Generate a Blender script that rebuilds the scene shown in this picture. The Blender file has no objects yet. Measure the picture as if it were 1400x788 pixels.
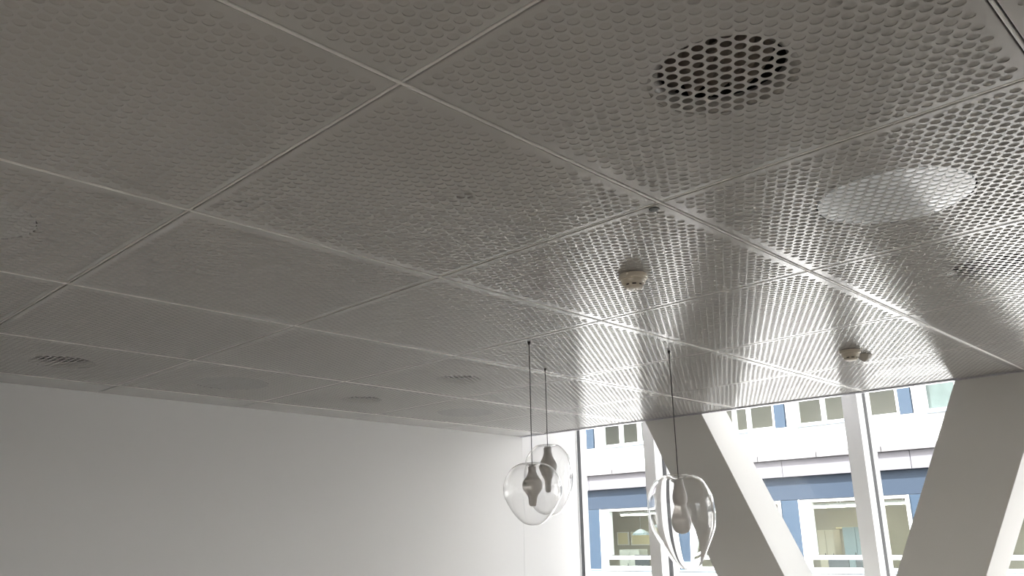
import bpy, bmesh, math, random
from mathutils import Vector, Matrix
from mathutils.geometry import delaunay_2d_cdt
random.seed(7)
PI = math.pi
scene = bpy.context.scene
COL = scene.collection

# ------------------------------------------------------------------ camera, sky, sun, exposure
H = 2.80                                   # ceiling height; the ceiling plane is z = H
R0 = (0.698010316852033, -0.7158621177160451, -0.017972923724969614)
R1 = (0.19470812858619752, 0.21388615268981837, -0.9572572581861203)
R2 = (0.6891083675522924, 0.6646759677516908, 0.28867891447552585)
cam_data = bpy.data.cameras.new('camera')
cam_data.sensor_width = 36.0
cam_data.lens = 29.453
cam_data.clip_end = 300
cam = bpy.data.objects.new('camera', cam_data)
COL.objects.link(cam)
cam.matrix_world = Matrix(((R0[0], -R1[0], -R2[0], -1.22923),
                           (R0[1], -R1[1], -R2[1], -2.81259),
                           (R0[2], -R1[2], -R2[2], H - 1.17472),
                           (0, 0, 0, 1)))
scene.camera = cam

SUN_ELEV, SUN_AZ = math.radians(42), math.radians(132)      # direction the light comes from
world = bpy.data.worlds.new('sky'); scene.world = world
world.use_nodes = True
wn = world.node_tree
sky = wn.nodes.new('ShaderNodeTexSky')
sky.sky_type = 'NISHITA'; sky.sun_disc = False
sky.sun_elevation = SUN_ELEV; sky.sun_rotation = math.radians(250)
sky.air_density = 1.2; sky.dust_density = 3.0; sky.ozone_density = 1.0
bg = wn.nodes['Background']; bg.inputs['Strength'].default_value = 0.14
hsv = wn.nodes.new('ShaderNodeHueSaturation'); hsv.inputs['Saturation'].default_value = 0.30
wn.links.new(sky.outputs['Color'], hsv.inputs['Color'])
wn.links.new(hsv.outputs['Color'], bg.inputs['Color'])

sd = bpy.data.lights.new('sun', 'SUN'); sd.energy = 3.2; sd.angle = math.radians(0.6); sd.color = (1, 1, 1)
sun = bpy.data.objects.new('sun', sd); COL.objects.link(sun)
dvec = Vector((math.cos(SUN_ELEV) * math.cos(SUN_AZ), math.cos(SUN_ELEV) * math.sin(SUN_AZ), math.sin(SUN_ELEV)))
sun.rotation_euler = dvec.to_track_quat('Z', 'Y').to_euler()
sun.location = dvec * 40

scene.view_settings.view_transform = 'Standard'
scene.view_settings.look = 'None'
scene.view_settings.gamma = 1.0
scene.view_settings.use_curve_mapping = False
scene.view_settings.exposure = 2.42

# ------------------------------------------------------------------ helpers
def mat(name, col, rough=0.6, metal=0.0, spec=0.5, noise=0.0, nscale=8.0, emit=None, estr=0.0, bump=0.0, bscale=60.0, trans=0.0, ior=1.45, coat=0.0):
    m = bpy.data.materials.new(name); m.use_nodes = True
    nt = m.node_tree; b = nt.nodes['Principled BSDF']
    b.inputs['Base Color'].default_value = (*col, 1)
    b.inputs['Roughness'].default_value = rough
    b.inputs['Metallic'].default_value = metal
    b.inputs['Specular IOR Level'].default_value = spec
    b.inputs['IOR'].default_value = ior
    b.inputs['Transmission Weight'].default_value = trans
    b.inputs['Coat Weight'].default_value = coat
    if noise > 0:
        tc = nt.nodes.new('ShaderNodeTexCoord'); n = nt.nodes.new('ShaderNodeTexNoise')
        n.inputs['Scale'].default_value = nscale; n.inputs['Detail'].default_value = 4
        mix = nt.nodes.new('ShaderNodeMixRGB'); mix.blend_type = 'MULTIPLY'
        mix.inputs['Color1'].default_value = (*col, 1)
        ramp = nt.nodes.new('ShaderNodeMapRange')
        ramp.inputs['To Min'].default_value = 1 - noise; ramp.inputs['To Max'].default_value = 1 + noise * 0.4
        nt.links.new(tc.outputs['Object'], n.inputs['Vector'])
        nt.links.new(n.outputs['Fac'], ramp.inputs['Value'])
        nt.links.new(ramp.outputs['Result'], mix.inputs['Color2'])
        mix.inputs['Fac'].default_value = 1
        nt.links.new(mix.outputs['Color'], b.inputs['Base Color'])
    if bump > 0:
        tc = nt.nodes.new('ShaderNodeTexCoord'); n = nt.nodes.new('ShaderNodeTexNoise')
        n.inputs['Scale'].default_value = bscale; n.inputs['Detail'].default_value = 3
        bp = nt.nodes.new('ShaderNodeBump'); bp.inputs['Strength'].default_value = bump; bp.inputs['Distance'].default_value = 0.002
        nt.links.new(tc.outputs['Object'], n.inputs['Vector'])
        nt.links.new(n.outputs['Fac'], bp.inputs['Height'])
        nt.links.new(bp.outputs['Normal'], b.inputs['Normal'])
    if emit:
        b.inputs['Emission Color'].default_value = (*emit, 1)
        b.inputs['Emission Strength'].default_value = estr
    return m

def pane_mat(name, tint=(1, 1, 1), ior=1.5, rough=0.0):
    m = bpy.data.materials.new(name); m.use_nodes = True
    nt = m.node_tree; nt.nodes.clear()
    out = nt.nodes.new('ShaderNodeOutputMaterial'); mx = nt.nodes.new('ShaderNodeMixShader')
    t = nt.nodes.new('ShaderNodeBsdfTransparent'); g = nt.nodes.new('ShaderNodeBsdfGlossy')
    fr = nt.nodes.new('ShaderNodeFresnel'); fr.inputs['IOR'].default_value = ior
    t.inputs['Color'].default_value = (*tint, 1); g.inputs['Roughness'].default_value = rough
    ge = nt.nodes.new('ShaderNodeNewGeometry'); mu = nt.nodes.new('ShaderNodeMath'); mu.operation = 'SUBTRACT'; mu.use_clamp = True
    nt.links.new(fr.outputs['Fac'], mu.inputs[0]); nt.links.new(ge.outputs['Backfacing'], mu.inputs[1])   # reflect at the outer faces only
    nt.links.new(mu.outputs['Value'], mx.inputs['Fac'])
    nt.links.new(t.outputs['BSDF'], mx.inputs[1]); nt.links.new(g.outputs['BSDF'], mx.inputs[2])
    nt.links.new(mx.outputs['Shader'], out.inputs['Surface'])
    return m

def add_box(bm, a, b):
    x0, y0, z0 = (min(a[i], b[i]) for i in range(3)); x1, y1, z1 = (max(a[i], b[i]) for i in range(3))
    v = [bm.verts.new(p) for p in ((x0,y0,z0),(x1,y0,z0),(x1,y1,z0),(x0,y1,z0),(x0,y0,z1),(x1,y0,z1),(x1,y1,z1),(x0,y1,z1))]
    for f in ((0,3,2,1),(4,5,6,7),(0,1,5,4),(1,2,6,5),(2,3,7,6),(3,0,4,7)):
        bm.faces.new([v[i] for i in f])

def add_prism(bm, poly, x0, x1, axis=0):
    """extrude a polygon given in the two other axes along axis"""
    def P(u, w, t):
        return {0: (t, u, w), 1: (u, t, w), 2: (u, w, t)}[axis]
    a = [bm.verts.new(P(u, w, x0)) for u, w in poly]; b = [bm.verts.new(P(u, w, x1)) for u, w in poly]
    bm.faces.new(a); bm.faces.new(b[::-1])
    n = len(poly)
    for i in range(n):
        bm.faces.new((a[i], b[i], b[(i+1) % n], a[(i+1) % n]))

def add_lathe(bm, prof, seg=32, off=None, close_top=True, close_bot=True):
    """prof: (r, z) list; off(z) gives a sideways shift and scale"""
    rings = []
    for r, z in prof:
        ox, oy = off(z) if off else (0, 0)
        if r < 1e-6:
            rings.append([bm.verts.new((ox, oy, z))])
        else:
            rings.append([bm.verts.new((ox + r * math.cos(2*PI*k/seg), oy + r * math.sin(2*PI*k/seg), z)) for k in range(seg)])
    for A, B in zip(rings, rings[1:]):
        for k in range(seg):
            a0, a1 = A[k % len(A)], A[(k+1) % len(A)]; b0, b1 = B[k % len(B)], B[(k+1) % len(B)]
            vs = []
            for v in (a0, a1, b1, b0):
                if v not in vs: vs.append(v)
            if len(vs) > 2: bm.faces.new(vs)
    if close_top and len(rings[0]) > 1: bm.faces.new(rings[0])
    if close_bot and len(rings[-1]) > 1: bm.faces.new(rings[-1])

def mesh(bm, name, m, smooth=False, bevel=0.0):
    if bevel > 0:
        bmesh.ops.bevel(bm, geom=bm.edges[:], offset=bevel, segments=2, affect='EDGES', profile=0.5)
    bmesh.ops.recalc_face_normals(bm, faces=bm.faces[:])
    me = bpy.data.meshes.new(name); bm.to_mesh(me); bm.free()
    if m: me.materials.append(m)
    if smooth:
        for p in me.polygons: p.use_smooth = True
    return me

def link(name, me, parent=None, loc=(0, 0, 0)):
    o = bpy.data.objects.new(name, me); COL.objects.link(o)
    o.location = loc
    if parent: o.parent = parent
    return o

def obj(name, bm, m, parent=None, loc=(0, 0, 0), smooth=False, bevel=0.0):
    return link(name, mesh(bm, name, m, smooth, bevel), parent, loc)

def box(name, a, b, m, parent=None, bevel=0.0):
    """a box in world coordinates (parent's location subtracted)"""
    c = [(a[i] + b[i]) / 2 for i in range(3)]
    bm = bmesh.new(); add_box(bm, [a[i] - c[i] for i in range(3)], [b[i] - c[i] for i in range(3)])
    loc = Vector(c) - (wloc(parent) if parent else Vector((0, 0, 0)))
    return obj(name, bm, m, parent, loc, bevel=bevel)

def wloc(o):
    v = Vector((0, 0, 0))
    while o: v += o.location; o = o.parent
    return v

def empty(name, loc):
    o = bpy.data.objects.new(name, None); COL.objects.link(o); o.location = loc; o.empty_display_size = 0.1
    return o

def tag(o, label=None, cat=None, group=None, kind=None):
    if label: o['label'] = label
    if cat: o['category'] = cat
    if group: o['group'] = group
    if kind: o['kind'] = kind
    return o

def structure(o, label=None):
    o['kind'] = 'structure'
    if label: o['label'] = label
    o['category'] = {'w': 'wall', 'f': 'floor', 'c': 'ceiling'}.get(o.name[0], 'trim')
    if o.name.startswith('window'): o['category'] = 'window'
    if o.name.startswith('trim'): o['category'] = 'trim'
    return o

# ------------------------------------------------------------------ materials
M = {}
M['panel'] = mat('white_coated_steel', (0.54, 0.533, 0.52), rough=0.19, spec=0.6)
M['fleece'] = mat('grey_white_fleece', (0.48, 0.468, 0.452), rough=0.95, spec=0.1, noise=0.08, nscale=200)
M['runner'] = mat('white_runner', (0.86, 0.84, 0.81), rough=0.3)
M['slab'] = mat('dark_plenum', (0.09, 0.09, 0.09), rough=0.9)
M['wall'] = mat('white_wall_paint', (0.775, 0.775, 0.775), rough=0.8, spec=0.25, bump=0.05, bscale=90)
M['floor'] = mat('pale_oak_floor', (0.29, 0.255, 0.208), rough=0.45, noise=0.2, nscale=3)
M['brace'] = mat('warm_grey_paint', (0.80, 0.795, 0.77), rough=0.6, spec=0.3, bump=0.04)
M['post'] = mat('grey_white_post', (0.86, 0.86, 0.855), rough=0.45)
M['frame'] = mat('white_frame_metal', (0.85, 0.85, 0.85), rough=0.35)
M['gasket'] = mat('dark_gasket', (0.025, 0.026, 0.03), rough=0.6)
M['pane'] = pane_mat('window_glass', (0.985, 0.985, 0.985))
M['trim'] = mat('lilac_grey_aluminium', (0.82, 0.82, 0.88), rough=0.2, metal=1.0)
M['glass'] = mat('clear_blown_glass', (1, 1, 1), rough=0.0, trans=1.0, ior=1.45)
M['opal'] = mat('frosted_white_glass', (0.88, 0.85, 0.82), rough=0.3)
M['cord'] = mat('dark_cord', (0.06, 0.06, 0.06), rough=0.6)
M['detector'] = mat('cream_plastic', (0.80, 0.73, 0.62), rough=0.4)
M['slot'] = mat('black_slot', (0.01, 0.01, 0.01), rough=0.8)
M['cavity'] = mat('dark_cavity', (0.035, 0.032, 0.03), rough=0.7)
M['duct'] = mat('brown_grey_duct', (0.33, 0.29, 0.25), rough=0.5)
M['plastic'] = mat('clear_plastic_collar', (0.50, 0.48, 0.45), rough=0.2)
M['diffuser'] = mat('opal_diffuser', (0.55, 0.55, 0.545), rough=0.2)
M['lit_diffuser'] = mat('dimly_lit_opal_diffuser', (0.90, 0.91, 0.91), rough=0.06, spec=0.8, emit=(0.85, 0.95, 1.0), estr=0.018)  # paler base and a slight glow added to brighten this one disc
M['plug'] = mat('dark_grey_plug', (0.10, 0.11, 0.11), rough=0.5)
M['sensor'] = mat('grey_beige_plastic', (0.68, 0.65, 0.60), rough=0.4)

# ------------------------------------------------------------------ room shell
PX, PY = 1.2, 1.23013
EDGE = 6.04                                # window-side edge of the ceiling
XG = 7.10                                  # glass plane
WY = 4.09                                  # left wall
SOF = H + 0.55
box_ = box
fl = structure(box('floor', (-4.5, -8.5, -0.2), (7.3, WY + 0.25, 0), M['floor']), 'pale floor of the room, below the picture')
wl = structure(box('wall_left', (-4.5, WY, 0), (EDGE + 0.005, WY + 0.25, SOF), M['wall']), 'plain white painted wall under the perforated ceiling')
wr = structure(box('wall_reveal', (EDGE + 0.012, WY + 0.004, 0), (7.045, WY + 0.25, SOF), M['wall']), 'narrow bright strip of white wall between the corner and the window')
wb = bmesh.new()
add_box(wb, (-4.75, -8.5, -0.2), (-4.5, WY + .25, 0.8)); add_box(wb, (-4.75, -8.5, 2.5), (-4.5, WY + .25, SOF))
add_box(wb, (-4.75, 0.4, 0.8), (-4.5, WY + .25, 2.5)); add_box(wb, (-4.75, -8.5, 0.8), (-4.5, -5.2, 2.5))
structure(obj('wall_back', wb, M['wall']), 'white back wall with a window behind the camera')
win6 = structure(empty('window_6', (-4.6, -3, 0)), 'window in the wall behind the camera')
box('glass_pane', (-4.63, -5.2, 0.8), (-4.618, 0.4, 2.5), M['pane'], win6)
for y in (-5.17, -3.3, -1.45, 0.37):
    box('post', (-4.68, y - .03, 0.8), (-4.56, y + .03, 2.5), M['post'], win6)
wb = bmesh.new(); add_box(wb, (-4.5, -8.75, -0.2), (2.3, -8.5, SOF)); add_box(wb, (2.3, -8.75, -0.2), (7.3, -8.5, 0.45)); add_box(wb, (5.2, -8.75, 0.45), (7.3, -8.5, SOF))
structure(obj('wall_right', wb, M['wall']), 'white wall with a wide side window, out of frame to the right')

ceil_bm = bmesh.new(); add_box(ceil_bm, (-4.75, -8.75, SOF), (7.35, WY + 0.25, SOF + 0.2))
ceiling = structure(obj('ceiling', ceil_bm, M['slab']), 'white perforated metal panel ceiling with narrow joints')
box('soffit', (EDGE + 0.02, -8.5, SOF - 0.02), (7.3, WY, SOF), M['wall'], ceiling)
box('fascia', (EDGE - 0.012, -8.5, H + 0.002), (EDGE + 0.008, WY, SOF), M['trim'], ceiling)
trim = structure(box('trim_1', (EDGE - 0.03, -8.5, H - 0.012), (EDGE + 0.010, WY, H - 0.001), M['trim']), 'thin lilac grey metal edge strip where ceiling meets the window')

# perforated panel mesh
GAP = 0.0232
def make_panel():
    x0, x1, y0, y1 = GAP/2, PX - GAP/2, GAP/2, PY - GAP/2
    N, r = 12, 0.0156
    verts, faces, rings = [], [], []
    verts += [Vector(p) for p in ((x0, y0), (x1, y0), (x1, y1), (x0, y1))]
    faces.append([0, 1, 2, 3])
    for k in range(33):
        x = 0.049 + 0.0346 * k - 0.0015
        ys = 0.076 if k % 2 == 0 else 0.055
        for j in range(28):
            y = ys + 0.0407 * j
            i0 = len(verts)
            verts += [Vector((x + r * math.cos(2*PI*(q+.5)/N), y + r * math.sin(2*PI*(q+.5)/N))) for q in range(N)]
            faces.append(list(range(i0, i0 + N))); rings.append((i0, N))
    ov, oe, of, vi, ei, fi = delaunay_2d_cdt(verts, [], faces, 2, 1e-6)
    V = [(v.x, v.y, 0.0) for v in ov]
    # keep faces that lie only in the outer face (id 0)
    F = [list(f) for f, ids in zip(of, fi) if len(ids) == 1 and ids[0] == 0]
    back = {}
    for i, src in enumerate(vi):
        for s in src: back[s] = i
    t = 0.0011
    F = [f[::-1] for f in F]
    for i0, n in rings:
        base = len(V)
        for q in range(n):
            p = V[back[i0 + q]]; V.append((p[0], p[1], t))
        for q in range(n):
            a, b = back[i0 + q], back[i0 + (q+1) % n]
            F.append([a, b, base + (q+1) % n, base + q])
    # folded-up rim with a small rounded arris
    rim = [(x0, y0), (x1, y0), (x1, y1), (x0, y1)]
    base = len(V)
    e = 0.003
    ctr = (PX/2, PY/2)
    lv = []
    for dz, o in ((0.0, 0.0), (0.0008, 0.0015), (0.0025, 0.0024), (0.03, 0.0024)):
        lv.append([])
        for (x, y) in rim:
            sx = 1 if x > ctr[0] else -1; sy = 1 if y > ctr[1] else -1
            if dz == 0.0: lv[-1].append(back[rim.index((x, y))])
            else:
                lv[-1].append(len(V)); V.append((x + sx*o, y + sy*o, dz))
    for A, B in zip(lv, lv[1:]):
        for q in range(4):
            F.append([A[q], B[q], B[(q+1) % 4], A[(q+1) % 4]])
    me = bpy.data.meshes.new('ceiling_panel'); me.from_pydata(V, [], F); me.update()
    me.materials.append(M['panel'])
    return me
panel_me = make_panel()

def fleece_mesh(radius, cx=PX/2, cy=PY/2):
    bm = bmesh.new()
    x0, x1, y0, y1, z = 0.014, PX - 0.014, 0.014, PY - 0.014, 0.0012
    if radius == 0:
        add_box(bm, (x0, y0, z), (x1, y1, z + 0.004))
    else:
        N = 48
        rows = []
        for zz in (z, z + 0.004):
            inner, outer = [], []
            for k in range(N):
                c, s = math.cos(2*PI*(k+.5)/N), math.sin(2*PI*(k+.5)/N)
                inner.append(bm.verts.new((cx + radius*c, cy + radius*s, zz)))
                f = min(((x1 - cx) if c > 0 else (x0 - cx))/c, ((y1 - cy) if s > 0 else (y0 - cy))/s)
                outer.append(bm.verts.new((cx + f*c, cy + f*s, zz)))
            for X, Y in ((x0, y0), (x1, y0), (x1, y1), (x0, y1)):
                v = min(outer, key=lambda w: (w.co.x - X)**2 + (w.co.y - Y)**2); v.co.x, v.co.y = X, Y
            rows.append((inner, outer))
        for k in range(N):
            l = (k+1) % N
            for inner, outer in rows:
                bm.faces.new((inner[k], outer[k], outer[l], inner[l]))
            bm.faces.new((rows[0][0][k], rows[0][0][l], rows[1][0][l], rows[1][0][k]))
            bm.faces.new((rows[0][1][k], rows[0][1][l], rows[1][1][l], rows[1][1][k]))
    return mesh(bm, 'acoustic_fleece', M['fleece'])
VENT, VENT_S, DISC = 0.20, 0.172, 0.271
fleece = {0: fleece_mesh(0), VENT: fleece_mesh(VENT), VENT_S: fleece_mesh(VENT_S), DISC: fleece_mesh(DISC), 'tear': fleece_mesh(0.034, 0.634, 0.440)}
# cell (b, a): x from b*PX, y from -(a+1)*PY
cells = {(0, 1): VENT, (2, 1): VENT, (0, -3): VENT, (2, -3): VENT_S, (2, -2): VENT_S,
         (1, 1): DISC, (1, -3): DISC, (-1, -1): DISC, (3, -3): DISC, (4, -2): DISC, (4, 0): DISC, (0, 0): 'tear'}
for b in range(-3, 5):
    for a in range(-3, 4):
        p = link('ceiling_panel', panel_me, ceiling, (b * PX, -(a + 1) * PY, H))
        link('acoustic_fleece', fleece[cells.get((b, a), 0)], p)
        if (b, a) == (0, 0):
            bm = bmesh.new(); add_lathe(bm, [(0, .006), (.06, .006), (.06, .012), (0, .012)], 24)
            obj('loose_backing', bm, M['fleece'], p, (0.634, 0.440, 0))
# plain edge strip along the wall
SY0 = 3 * PY + GAP/2
for b in range(-3, 5):
    bm = bmesh.new(); add_box(bm, (b*PX + 0.005, SY0, H + 0.001), ((b+1)*PX - 0.005, WY, H + 0.02))
    obj('edge_panel', bm, M['panel'], ceiling)
# runners: rounded bars in the joints
def runner(x0, y0, x1, y1, w=0.0096, drop=0.0):
    bm = bmesh.new()
    L = math.hypot(x1-x0, y1-y0)
    prof = [(-w/2, 0.03), (-w/2, 0.001), (-w/2 + 0.0008, -0.0012), (-w/2 + 0.0026, -0.0026), (w/2 - 0.0026, -0.0026), (w/2 - 0.0008, -0.0012), (w/2, 0.001), (w/2, 0.03)]
    add_prism(bm, prof, 0, L, axis=1)
    o = obj('ceiling_runner', bm, M['runner'], ceiling, (x0, y0, H - drop + 0.0035))
    o.rotation_euler.z = math.atan2(y1-y0, x1-x0) - PI/2
for b in range(-2, 5):
    runner(b*PX, -4*PY, b*PX, 3*PY)
for a in range(-3, 4):
    runner(-3*PX, -a*PY, 5*PX, -a*PY, drop=0.0035)

# ------------------------------------------------------------------ diagonal braces
def brace(yl, yr, slope, label):
    """front face edges at the ceiling plane yl > yr; slope dy/dz"""
    root = []
    zt, zb = 0.54, -H
    poly = [(yl + slope*zt, H + zt), (yr + slope*zt, H + zt), (yr + slope*zb, 0), (yl + slope*zb, 0)]
    bm = bmesh.new(); add_prism(bm, poly, EDGE + 0.012, EDGE + 0.56, axis=0)
    cy = (yl + yr)/2 + slope*zb
    for v in bm.verts: v.co -= Vector((EDGE, cy, 0))
    o = obj('diagonal_column', bm, M['brace'], None, (EDGE, cy, 0), bevel=0.004)
    return tag(o, label, 'column')
brace(2.315, 1.634, 0.4633, 'wide grey diagonal column slanting down to the right, behind the single clear glass pendant')
brace(-0.724, -1.390, -0.457, 'wide grey diagonal column slanting down to the left at the right edge of the picture')

# ------------------------------------------------------------------ window front
def post(yl, yr, parent):
    """grey post with white fins and a dark gasket on its right side; yl > yr"""
    box('post', (6.93, yr, 0), (7.0, yl, SOF), M['post'], parent)
    box('inner_fin', (7.002, yr + 0.002, 0), (7.070, yl - 0.002, SOF), M['frame'], parent)
    box('gasket', (7.072, yr + 0.003, 0), (7.155, yl - 0.003, SOF), M['gasket'], parent)
    box('outer_fin', (7.157, yr + 0.002, 0), (7.26, yl - 0.002, SOF), M['frame'], parent)
win1 = structure(empty('window_1', (7.1, 3.5, 0)), 'tall narrow window pane between the white wall and the left grey post')
win2 = structure(empty('window_2', (7.1, 1.7, 0)), 'tall window pane between the two grey posts, crossed by the left diagonal column')
win3 = structure(empty('window_3', (7.1, -0.8, 0)), 'tall window pane to the right of the right grey post')
# jamb on the wall
box('inner_fin', (7.047, WY - 0.004, 0), (7.057, WY + 0.2, SOF), M['frame'], win1)
box('gasket', (7.058, WY - 0.006, 0), (7.118, WY + 0.2, SOF), M['gasket'], win1)
box('outer_fin', (7.119, WY - 0.004, 0), (7.225, WY + 0.2, SOF), M['frame'], win1)
P1 = (2.975, 2.83); P2 = (0.583, 0.433); P3 = (-1.85, -2.0)
post(*P1, win1); post(*P2, win2); post(*P3, win3)
def pane(y0, y1, parent):
    box('glass_pane', (XG, y0, 0.12), (XG + 0.012, y1, SOF - 0.02), M['pane'], parent)
    box('sill_rail', (7.02, y0, 0.0), (7.2, y1, 0.10), M['frame'], parent)
    box('head_rail', (7.02, y0, SOF - 0.10), (7.2, y1, SOF - 0.022), M['frame'], parent)
pane(P1[0], WY - 0.004, win1); pane(P2[0], P1[1], win2); pane(P3[0], P2[1], win3)
win5 = structure(empty('window_5', (1, -8.6, 0)), 'wide side window beyond the right edge of the picture')
box('glass_pane', (2.3, -8.62, 0.45), (5.2, -8.608, SOF - .02), M['pane'], win5)
for x in (2.35, 3.75, 5.15):
    box('post', (x - .05, -8.7, 0.45), (x + .05, -8.53, SOF), M['post'], win5)
win4 = structure(empty('window_4', (7.1, -4, 0)), 'window pane beyond the right edge of the picture')
pane(-4.1, P3[1], win4)
structure(box('wall_front', (6.95, -8.5, 0), (7.25, -4.105, SOF - .022), M['wall']), 'added white wall cutting side light at the window front, out of frame to the right')  # unseen wall added to cut the daylight coming from the right

# ------------------------------------------------------------------ behind the panels
def vent(b, a, r, label, blades=5):
    x, y = (b + 0.5)*PX, -(a + 0.5)*PY
    root = tag(empty('ceiling_vent', (x, y, H + 0.008)), label, 'vent')
    bm = bmesh.new(); add_lathe(bm, [(r + 0.03, 0.0), (r + 0.03, 0.30), (0, 0.30)], 40, close_top=False)
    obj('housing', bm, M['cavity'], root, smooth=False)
    bm = bmesh.new()
    add_lathe(bm, [(r + 0.004, -0.004), (r - 0.002, -0.004), (r*0.86, 0.012), (r*0.84, 0.03), (r*0.87, 0.03), (r + 0.004, 0.002), (r + 0.004, -0.004)], 40, close_top=False, close_bot=False)
    obj('collar', bm, M['plastic'], root, smooth=True)
    for k in range(blades):                   # curved guide blades
        bm = bmesh.new()
        t0 = -0.6 + 0.3*k
        pts = []
        for q in range(9):
            u = -1 + q/4
            pts.append((u * r * 0.85 * math.sqrt(max(0.05, 1 - t0*t0)), t0 * r + 0.03*u*u))
        for (u0, w0), (u1, w1) in zip(pts, pts[1:]):
            vs = [bm.verts.new(p) for p in ((u0, w0, 0.03), (u1, w1, 0.03), (u1, w1 + 0.03, 0.11), (u0, w0 + 0.03, 0.11))]
            bm.faces.new(vs)
        o = obj('guide_blade', bm, M['duct'], root); o.rotation_euler.z = 0.9
    if not blades: return root
    bm = bmesh.new(); add_lathe(bm, [(0, 0.06), (r*0.45, 0.06), (r*0.5, 0.075), (r*0.5, 0.1), (0, 0.1)], 32)
    obj('damper_plate', bm, M['duct'], root, (r*0.25, -r*0.1, 0))
    return root
vent(0, 1, VENT, 'round dark air vent behind the perforated panel at the top of the picture')
vent(2, 1, VENT, 'round air vent behind the ceiling panel at the right edge of the picture')
vent(0, -3, VENT, 'round dark vent behind the ceiling panel at far left, above the white wall')
vent(2, -3, VENT_S, 'faint grey round vent near the wall, left of the striped dark vent')
vent(2, -2, VENT_S, 'small striped dark vent behind the ceiling panel, left of the two cords', 0)

def disc(b, a, label, m='diffuser'):
    x, y = (b + 0.5)*PX, -(a + 0.5)*PY
    root = tag(empty('recessed_light', (x, y, H + 0.0018)), label, 'ceiling light')
    bm = bmesh.new(); add_lathe(bm, [(0, 0), (0.264, 0), (0.266, 0.004), (0.266, 0.012), (0, 0.012)], 48)
    obj('diffuser', bm, M[m], root)
    bm = bmesh.new(); add_lathe(bm, [(0.272, 0.014), (0.285, 0.05), (0.285, 0.1), (0, 0.1)], 40, close_top=False)
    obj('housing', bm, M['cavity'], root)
    return root
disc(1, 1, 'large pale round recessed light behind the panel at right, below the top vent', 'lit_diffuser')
disc(1, -3, 'faint outlined round recessed light near the left wall, right of the far left vent')
disc(-1, -1, 'faint outlined round recessed light cut by the left edge of the picture')
disc(3, -3, 'faint outlined round recessed light close to the wall, under the striped dark vent')
disc(4, -2, 'round recessed light by the window, above the left grey post')
disc(4, 0, 'round recessed light by the window, right of the small smoke detector')

# ------------------------------------------------------------------ detectors
def detector(x, y, label, s=1.0):
    root = tag(empty('smoke_detector', (x, y, H)), label, 'smoke detector')
    bm = bmesh.new(); add_lathe(bm, [(0, 0), (.052, 0), (.052, -.003), (.0, -.003)], 40)
    obj('mounting_plate', bm, M['slot'], root)
    bm = bmesh.new(); add_lathe(bm, [(.0, -.003), (.0585, -.003), (.0605, -.006), (.0605, -.018), (.058, -.022), (.052, -.024), (0, -.024)], 48)
    obj('base_ring', bm, M['detector'], root, smooth=False)
    bm = bmesh.new(); add_lathe(bm, [(0, -.024), (.051, -.024), (.052, -.029), (.047, -.043), (.041, -.047), (0, -.047)], 48)
    obj('body', bm, M['detector'], root)
    bm = bmesh.new(); add_lathe(bm, [(0, -.047), (.037, -.047), (.037, -.053), (0, -.053)], 40)
    obj('smoke_slot', bm, M['slot'], root)
    bm = bmesh.new()
    for k in range(8):
        c, sn = math.cos(PI/4*k + .3), math.sin(PI/4*k + .3)
        m0 = len(bm.verts)
        add_box(bm, (-.002, -.006, -.053), (.002, .006, -.047))
        bm.verts.ensure_lookup_table()
        for v in bm.verts[m0:]:
            X, Y = v.co.x + .0385, v.co.y
            v.co.x, v.co.y = X*c - Y*sn, X*sn + Y*c
    obj('slot_rib', bm, M['detector'], root)
    bm = bmesh.new(); add_lathe(bm, [(0, -.053), (.040, -.053), (.040, -.056), (.034, -.063), (.02, -.066), (0, -.067)], 48)
    obj('cap', bm, M['detector'], root)
    if s != 1.0: root.scale = (s, s, s)
    return root
detector(1.835, -0.640, 'cream smoke detector on the ceiling in the middle of the picture', 1.1)
detector(4.27, -0.625, 'smaller looking cream smoke detector nearer the window', 1.1)
bm = bmesh.new(); add_lathe(bm, [(0, 0), (.050, 0), (.051, -.005), (.040, -.02), (.018, -.042), (.0, -.049)], 40)
tag(obj('motion_sensor', bm, M['sensor'], None, (4.50, -0.625, H)), 'small grey conical sensor just right of the far smoke detector', 'sensor')
bm = bmesh.new(); add_lathe(bm, [(0, 0.001), (.0195, 0.001), (.0195, -.0025), (.017, -.004), (0, -.004)], 24)
tag(obj('ceiling_plug', bm, M['plug'], None, (1.237, -1.178, H)), 'small dark grey plug at a panel corner beside the joint crossing', 'plug')

# ------------------------------------------------------------------ pendants
def smooth_profile(pts, n=8):
    out = []
    for i in range(len(pts) - 1):
        p0 = pts[max(i-1, 0)]; p1 = pts[i]; p2 = pts[i+1]; p3 = pts[min(i+2, len(pts)-1)]
        for k in range(n):
            t = k / n
            out.append(tuple(0.5*((2*p1[c]) + (-p0[c]+p2[c])*t + (2*p0[c]-5*p1[c]+4*p2[c]-p3[c])*t*t + (-p0[c]+3*p1[c]-3*p2[c]+p3[c])*t**3) for c in (0, 1)))
    out.append(pts[-1])
    return [(max(0.0, r), z) for r, z in out]
def offset_profile(prof, d):
    out = []
    for i, (r, z) in enumerate(prof):
        a = prof[max(i-1, 0)]; b = prof[min(i+1, len(prof)-1)]
        tx, tz = b[0]-a[0], b[1]-a[1]; L = math.hypot(tx, tz) or 1
        out.append((max(0.0, r - d * (-tz)/L if True else r), z - d * tx/L * 1.0))
    return out
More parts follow.
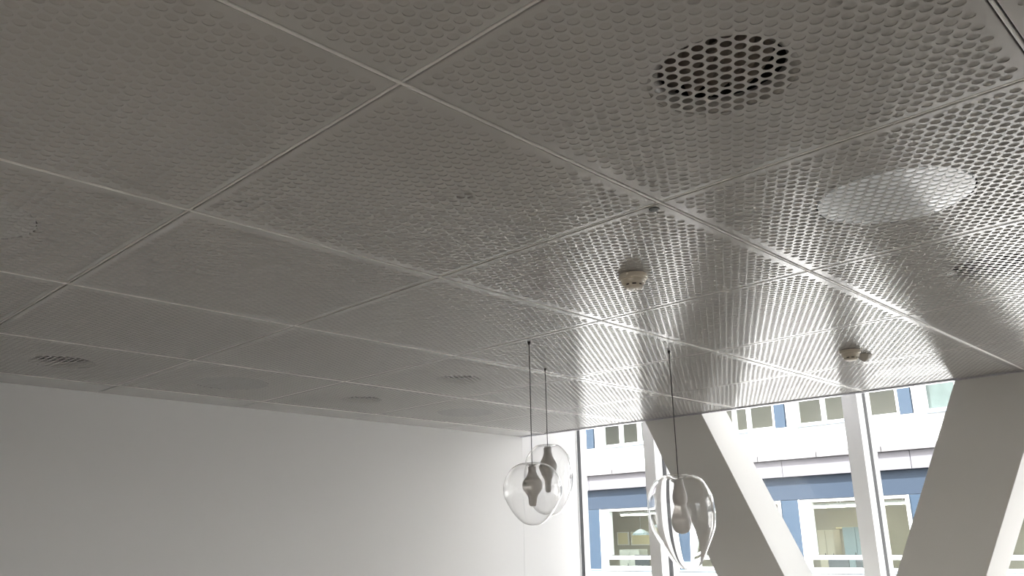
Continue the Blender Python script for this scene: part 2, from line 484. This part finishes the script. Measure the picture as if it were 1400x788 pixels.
def pendant(x, y, label, glass, inner, wall, lean=(0, 0)):
    """profiles in metres below the ceiling"""
    root = tag(empty('pendant_lamp', (x, y, H)), label, 'pendant lamp', 'clear blown glass pendants')
    ztop = inner[0][1]
    bm = bmesh.new(); add_lathe(bm, [(0, 0.0), (.009, 0), (.009, -.012), (.004, -.022), (0, -.022)], 16)
    obj('ceiling_grommet', bm, M['cord'], root)
    bm = bmesh.new(); add_lathe(bm, [(0, -.01), (.0027, -.01), (.0027, ztop + 0.002), (0, ztop + 0.002)], 10)
    obj('cord', bm, M['cord'], root, smooth=True)
    zt, zb = glass[0][1], glass[-1][1]
    def off(z):
        t = (zt - z) / (zt - zb)
        return (lean[0]*t*t, lean[1]*t*t)
    outer = smooth_profile(glass, 8)
    inn = offset_profile(outer, wall)
    inn[0] = (0.0, inn[0][1]); inn[-1] = (0.0, inn[-1][1])
    bm = bmesh.new()
    add_lathe(bm, outer, 72, off)
    bmesh.ops.recalc_face_normals(bm, faces=bm.faces[:])
    bm2 = bmesh.new(); add_lathe(bm2, inn, 72, off)
    bmesh.ops.recalc_face_normals(bm2, faces=bm2.faces[:])
    me = bpy.data.meshes.new('tmp'); bm2.to_mesh(me); bm2.free()
    n0 = len(bm.faces); bm.from_mesh(me); bpy.data.meshes.remove(me)
    bm.faces.ensure_lookup_table()
    bmesh.ops.reverse_faces(bm, faces=bm.faces[n0:])
    gm = bpy.data.meshes.new('glass_globe'); bm.to_mesh(gm); bm.free(); gm.materials.append(M['glass'])
    for p in gm.polygons: p.use_smooth = True
    link('glass_globe', gm, root)
    bm = bmesh.new(); add_lathe(bm, smooth_profile(inner, 6), 40)
    obj('inner_bulb', bm, M['opal'], root, smooth=True)
    return root
# right-hand unit vector in plan, for the lean of a globe
RX, RY = 0.6977, -0.7164
pendant(2.475, 0.623, 'front left clear round glass pendant with a white bottle shaped inner bulb, overlapping another globe',
        [(0, -.757), (.030, -.748), (.065, -.739), (.117, -.764), (.154, -.810), (.170, -.856), (.173, -.894), (.164, -.940), (.125, -1.011), (.088, -1.056), (.056, -1.081), (.027, -1.0915), (0, -1.094)],
        [(0, -.758), (.023, -.759), (.0235, -.785), (.036, -.818), (.054, -.840), (.060, -.866), (.055, -.890), (.038, -.914), (.0265, -.938), (.0235, -.970), (.015, -.984), (0, -.987)],
        0.0013, (0, 0))
pendant(3.176, 1.122, 'rear clear oval glass pendant partly hidden behind the front left globe',
        [(0, -.558), (.035, -.550), (.075, -.545), (.126, -.592), (.155, -.645), (.168, -.735), (.163, -.824), (.124, -.937), (.083, -.991), (.043, -1.013), (.02, -1.0185), (0, -1.02)],
        [(0, -.559), (.025, -.560), (.027, -.592), (.036, -.625), (.060, -.675), (.058, -.705), (.042, -.745), (.025, -.785), (.022, -.845), (.014, -.862), (0, -.866)],
        0.0013, (0, 0))
pendant(3.359, 0.193, 'right hand clear glass pendant with an egg shape narrowing to the bottom',
        [(0, -.822), (.032, -.812), (.075, -.798), (.117, -.812), (.156, -.843), (.198, -.930), (.207, -1.018), (.199, -1.105), (.175, -1.166), (.138, -1.236), (.092, -1.315), (.046, -1.356), (0, -1.366)],
        [(0, -.823), (.026, -.825), (.030, -.86), (.044, -.92), (.045, -.955), (.038, -.985), (.047, -1.02), (.060, -1.075), (.052, -1.125), (.030, -1.148), (0, -1.156)],
        0.003, (0.028*RX, 0.028*RY))

# ------------------------------------------------------------------ across the street
M['asphalt'] = mat('street_paving', (0.32, 0.31, 0.30), rough=0.9, noise=0.2, nscale=1.5)
M['render'] = mat('white_render', (0.84, 0.84, 0.82), rough=0.8, noise=0.04, nscale=2)
M['concrete'] = mat('stained_pale_concrete', (0.235, 0.23, 0.235), rough=0.9, noise=0.6, nscale=5)
M['lilac'] = mat('lilac_grey_cladding', (0.150, 0.148, 0.162), rough=0.6)
M['blue'] = mat('slate_blue_panel', (0.0156, 0.0296, 0.0511), rough=0.5)
M['pier'] = mat('sky_blue_panel', (0.0224, 0.0444, 0.0736), rough=0.5)
M['pale_blue'] = mat('pale_blue_sill', (0.22, 0.30, 0.36), rough=0.5)
M['wframe'] = mat('white_window_frame', (0.82, 0.83, 0.83), rough=0.5)
M['bpane'] = pane_mat('far_window_glass', (0.92, 0.95, 0.94), ior=1.52)
M['green'] = mat('green_reflecting_glass', (0.10, 0.135, 0.125), rough=0.08, noise=0.6, nscale=3)  # dark green tree reflection painted into the pane colour
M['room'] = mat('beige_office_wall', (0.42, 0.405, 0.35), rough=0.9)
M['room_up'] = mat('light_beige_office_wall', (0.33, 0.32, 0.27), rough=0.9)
M['tube'] = mat('fluorescent_tube', (0.9, 0.9, 0.85), emit=(1.0, 0.95, 0.82), estr=5.0)
M['board'] = mat('cream_board', (0.80, 0.74, 0.50), rough=0.7)
M['paper'] = mat('pale_board', (0.66, 0.68, 0.62), rough=0.7)
M['shade'] = mat('grey_blue_shade', (0.30, 0.38, 0.42), rough=0.6)
M['dark'] = mat('dark_grey_equipment', (0.10, 0.11, 0.12), rough=0.5)
M['cab'] = mat('beige_cupboard', (0.62, 0.58, 0.48), rough=0.6)

structure(box('floor_street', (7.6, -40, -4.4), (20.4, 60, -4.2), M['asphalt']), 'paved street far below the window')
BX = 20.5
Y0, Y1 = -30.0, 45.0
bld = tag(empty('office_building', (BX, 8, -4.2)), 'white office building with slate blue bands across the street, seen through the windows', 'building')
box('lower_wall', (BX, Y0, -4.2), (BX + .3, Y1, 0.66), M['render'], bld)
box('sill_strip', (BX - .10, Y0, 0.68), (BX + .3, Y1, 0.725), M['pale_blue'], bld)
box('blue_band', (BX, Y0, 2.53), (BX + .3, Y1, 3.12), M['blue'], bld)
for k in range(12):                                    # lilac cladding panels
    y = 4.66 - 3.35*3 + k*3.35
    box('cladding_panel', (BX - .16, y - 3.335, 3.125), (BX + .3, y, 3.56), M['lilac'], bld)
for k in range(18):                                    # stained ledge stones with open joints
    y = 3.62 - 1.675*3 + k*1.675
    box('ledge_stone', (BX - .28, y + .012, 3.57), (BX + .3, y + 1.663, 3.71), M['concrete'], bld)
box('white_spandrel', (BX - .06, Y0, 3.72), (BX + .3, Y1, 4.44), M['render'], bld)
box('upper_wall', (BX - .06, Y0, 6.3), (BX + .3, Y1, 13.0), M['render'], bld)
box('end_wall', (BX, Y0, 0.73), (BX + .3, -2.4, 2.52), M['render'], bld)
box('end_wall', (BX, 18.4, 0.73), (BX + .3, Y1, 2.52), M['render'], bld)
box('end_wall', (BX, Y0, 4.45), (BX + .3, -2.4, 6.29), M['render'], bld)
box('end_wall', (BX, 18.4, 4.45), (BX + .3, Y1, 6.29), M['render'], bld)
# rooms behind
def room(z0, z1, m):
    bm = bmesh.new()
    add_box(bm, (BX + 5.2, -2.6, z0), (BX + 5.4, 18.6, z1))
    add_box(bm, (BX + .31, -2.6, z0 - .2), (BX + 5.4, 18.6, z0))
    add_box(bm, (BX + .31, -2.6, z1), (BX + 5.4, 18.6, z1 + .2))
    add_box(bm, (BX + .31, -2.8, z0), (BX + 5.4, -2.6, z1)); add_box(bm, (BX + .31, 18.6, z0), (BX + 5.4, 18.8, z1))
    return obj('room_interior', bm, m, bld, -wloc(bld))
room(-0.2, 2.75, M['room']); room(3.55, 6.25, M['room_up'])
def frame_mesh(y0, y1, z0, z1, fw, depth, bars_y=(), bars_z=()):
    bm = bmesh.new()
    add_box(bm, (0, y0, z0), (depth, y0 + fw, z1)); add_box(bm, (0, y1 - fw, z0), (depth, y1, z1))
    add_box(bm, (0, y0 + fw, z0), (depth, y1 - fw, z0 + fw)); add_box(bm, (0, y0 + fw, z1 - fw), (depth, y1 - fw, z1))
    for b in bars_y: add_box(bm, (0.01, b - .04, z0 + fw), (depth - .01, b + .04, z1 - fw))
    for b in bars_z: add_box(bm, (0.01, y0 + fw, b - .05), (depth - .01, y1 - fw, b + .05))
    return bm
for k in range(7):
    yp = 4.63 - 2*3.35 + k*3.35
    box('blue_pier', (BX - .02, yp - .25, 0.73), (BX + .3, yp + .25, 2.52), M['pier'], bld)
    box('pier_trim', (BX - .05, yp - .285, 0.73), (BX + .1, yp - .255, 2.52), M['wframe'], bld)
    box('pier_trim', (BX - .05, yp + .255, 0.73), (BX + .1, yp + .285, 2.52), M['wframe'], bld)
    box('blue_pier', (BX - .05, yp - .14, 4.45), (BX + .3, yp + .16, 6.29), M['pier'], bld)
    if k == 0: continue
    # lower window between this pier and the one to its right
    ya, yb = yp - 3.35 + .30, yp - .30
    w = obj('window', frame_mesh(ya, yb, 0.74, 2.52, .07, .16, (), (1.06,)), M['wframe'], bld, Vector((BX + .04, 0, 0)) - wloc(bld))
    bm = bmesh.new(); add_box(bm, (.07, ya + .071, .811), (.08, yb - .071, 1.009)); add_box(bm, (.07, ya + .071, 1.111), (.08, yb - .071, 2.449))
    obj('pane', bm, M['bpane'], w)
    box('window_reveal', (BX + .05, yb - .21, 1.13), (BX + .28, yb - .075, 2.44), M['wframe'], w)
    # upper window row
    ya, yb = yp - 3.35 + .18, yp - .16
    ww = obj('window', frame_mesh(ya, yb, 4.45, 6.29, .06, .16, (yb - .30, yb - 1.04, yb - 1.75, yb - 2.2), ()), M['wframe'], bld, Vector((BX + .0, 0, 0)) - wloc(bld))
    box('infill_panel', (BX + .04, yb - .255, 4.515), (BX + .12, yb - .065, 6.22), M['wframe'], ww)
    bm = bmesh.new()
    for c, d in ((yb - .34, yb - 1.0), (yb - 1.08, yb - 1.71), (yb - 1.79, yb - 2.16), (yb - 2.24, ya + .061)):
        add_box(bm, (.07, d, 4.515), (.08, c, 6.225))
    obj('pane', bm, M['bpane'] if k != 2 else M['green'], ww)
    box('window_sill', (BX - .16, yb - 2.2, 4.40), (BX - .07, yb - .3, 4.47), M['pale_blue'], ww)
# lamps of the far rooms
def tube(x, y0, y1, z, label):
    root = tag(empty('ceiling_lamp', (x, (y0 + y1)/2, z)), label, 'lamp', 'tube lamps in the far offices')
    box('lamp_body', (x - .09, y0, z + .03), (x + .09, y1, z + .09), M['wframe'], root)
    box('lamp_tube', (x - .06, y0 + .03, z - .01), (x + .06, y1 - .03, z + .028), M['tube'], root)
    box('hanger', (x - .012, (y0+y1)/2 - .012, z + .09), (x + .012, (y0+y1)/2 + .012, z + .5 if z > 3 else 2.75), M['wframe'], root)
for x, y, z, L in ((22.2, 13.9, 2.36, 'tube lamp nearest the glass in the far office left of the left grey post'),
                   (24.4, 15.0, 2.42, 'rear tube lamp in the far office left of the left grey post'),
                   (21.9, 7.3, 2.36, 'tube lamp nearest the glass in the far office between the posts'),
                   (24.4, 8.3, 2.42, 'rear tube lamp in the far office between the posts'),
                   (22.0, 5.6, 2.36, 'front tube lamp in the far office just right of the right grey post'),
                   (24.4, 5.4, 2.42, 'rear tube lamp in the far office just right of the right grey post')):
    tube(x, y - 1.0, y + 1.0, z, L)
for y, L in ((4.4, 'ceiling lamp in the upper far office right of the right grey post'),
             (8.3, 'ceiling lamp in the upper far office between the posts'),
             (13.8, 'ceiling lamp in the upper far office left of the left grey post')):
    r_ = tag(empty('ceiling_lamp', (23, y, 6.15)), L, 'lamp', 'upper office lamps')
    box('lamp_body', (22.85, y - 1.4, 6.16), (23.15, y + 1.4, 6.25), M['wframe'], r_)
    box('lamp_tube', (22.88, y - 1.37, 6.12), (23.12, y + 1.37, 6.158), M['tube'], r_)
# furniture in the far offices
def thing(name, loc, label, cat, group=None): return tag(empty(name, loc), label, cat, group)
def board(y0, y1, z0, z1, label):
    r_ = thing('notice_board', (25.68, (y0 + y1)/2, z0), label, 'notice board', 'cream notice boards')
    box('board', (25.66, y0 + .03, z0 + .03), (25.695, y1 - .03, z1 - .03), M['board'], r_)
    for a, b in (((y0, z0), (y1, z0 + .03)), ((y0, z1 - .03), (y1, z1)), ((y0, z0 + .03), (y0 + .03, z1 - .03)), ((y1 - .03, z0 + .03), (y1, z1 - .03))):
        box('frame_bar', (25.65, a[0], a[1]), (25.698, b[0], b[1]), M['wframe'], r_)
board(17.22, 17.75, 1.38, 1.86, 'small cream board on the far office wall, left one of the pair')
board(16.1, 17.1, 1.37, 1.86, 'large cream board on the far office wall, right one of the pair')
def cupboard(x, y0, y1, z1, m, label, ndoor=2):
    r_ = thing('cupboard', (x, (y0 + y1)/2, -0.2), label, 'cupboard')
    box('body', (x, y0, -0.199), (x + .45, y1, z1), m, r_)
    w = (y1 - y0)/ndoor
    for k in range(ndoor):
        d = box('door', (x - .022, y0 + k*w + .01, -0.12), (x - .001, y0 + (k+1)*w - .01, z1 - .02), m, r_)
        box('handle', (x - .04, y0 + k*w + .05, z1*.55), (x - .023, y0 + k*w + .07, z1*.55 + .12), M['dark'], d)
cupboard(23.0, 14.8, 15.65, 1.26, M['paper'], 'pale cupboard under the cream boards in the far office')
cupboard(24.0, 8.45, 8.95, 1.76, M['cab'], 'beige cupboard in the far office between the posts')
cupboard(23.5, 7.2, 7.95, 1.82, M['shade'], 'grey blue cupboard in the far office, left of the right grey post')
def desk(x, y0, y1, label):
    r_ = thing('desk', (x, (y0 + y1)/2, -0.2), label, 'desk')
    box('desk_top', (x, y0, .62), (x + .8, y1, .66), M['wframe'], r_)
    for y in (y0 + .05, y1 - .05):
        for xx in (x + .05, x + .7):
            box('leg', (xx, y - .025, -.199), (xx + .05, y + .025, .619), M['dark'], r_)
    return r_
desk(22.1, 13.2, 15.1, 'white desk by the window of the far office left of the left grey post')
desk(21.6, 5.0, 8.2, 'white desk along the window of the far office between the posts')
def screen(x, y, z, label):
    r_ = thing('monitor', (x, y, z), label, 'monitor', 'monitors on the far desks')
    box('foot', (x - .1, y - .14, z), (x + .1, y + .14, z + .015), M['dark'], r_)
    box('stem', (x - .015, y - .03, z + .016), (x + .015, y + .03, z + .10), M['dark'], r_)
    box('display', (x - .03, y - .28, z + .101), (x + .01, y + .28, z + .43), M['dark'], r_)
screen(22.5, 14.35, .661, 'dark monitor on the far desk left of the left grey post')
screen(22.0, 7.5, .661, 'dark monitor on the far desk between the posts, left one')
screen(22.0, 6.75, .661, 'dark monitor on the far desk between the posts, right one')
r_ = thing('hanging_lamp', (22.5, 14.35, 1.72), 'grey blue hanging lamp shade in the far office left of the left grey post', 'lamp')
bm = bmesh.new(); add_lathe(bm, [(.29, 0), (.27, .06), (.12, .16), (.03, .19), (0, .19)], 24)
obj('lamp_shade', bm, M['shade'], r_)
bm = bmesh.new(); add_lathe(bm, [(.008, .191), (.008, 1.02)], 8); obj('cord', bm, M['dark'], r_)
tag(box('wall_shelf', (25.45, 8.45, 1.80), (25.69, 9.0, 1.84), M['board']), 'thin pale wall shelf at the back of the far office between the posts', 'shelf')
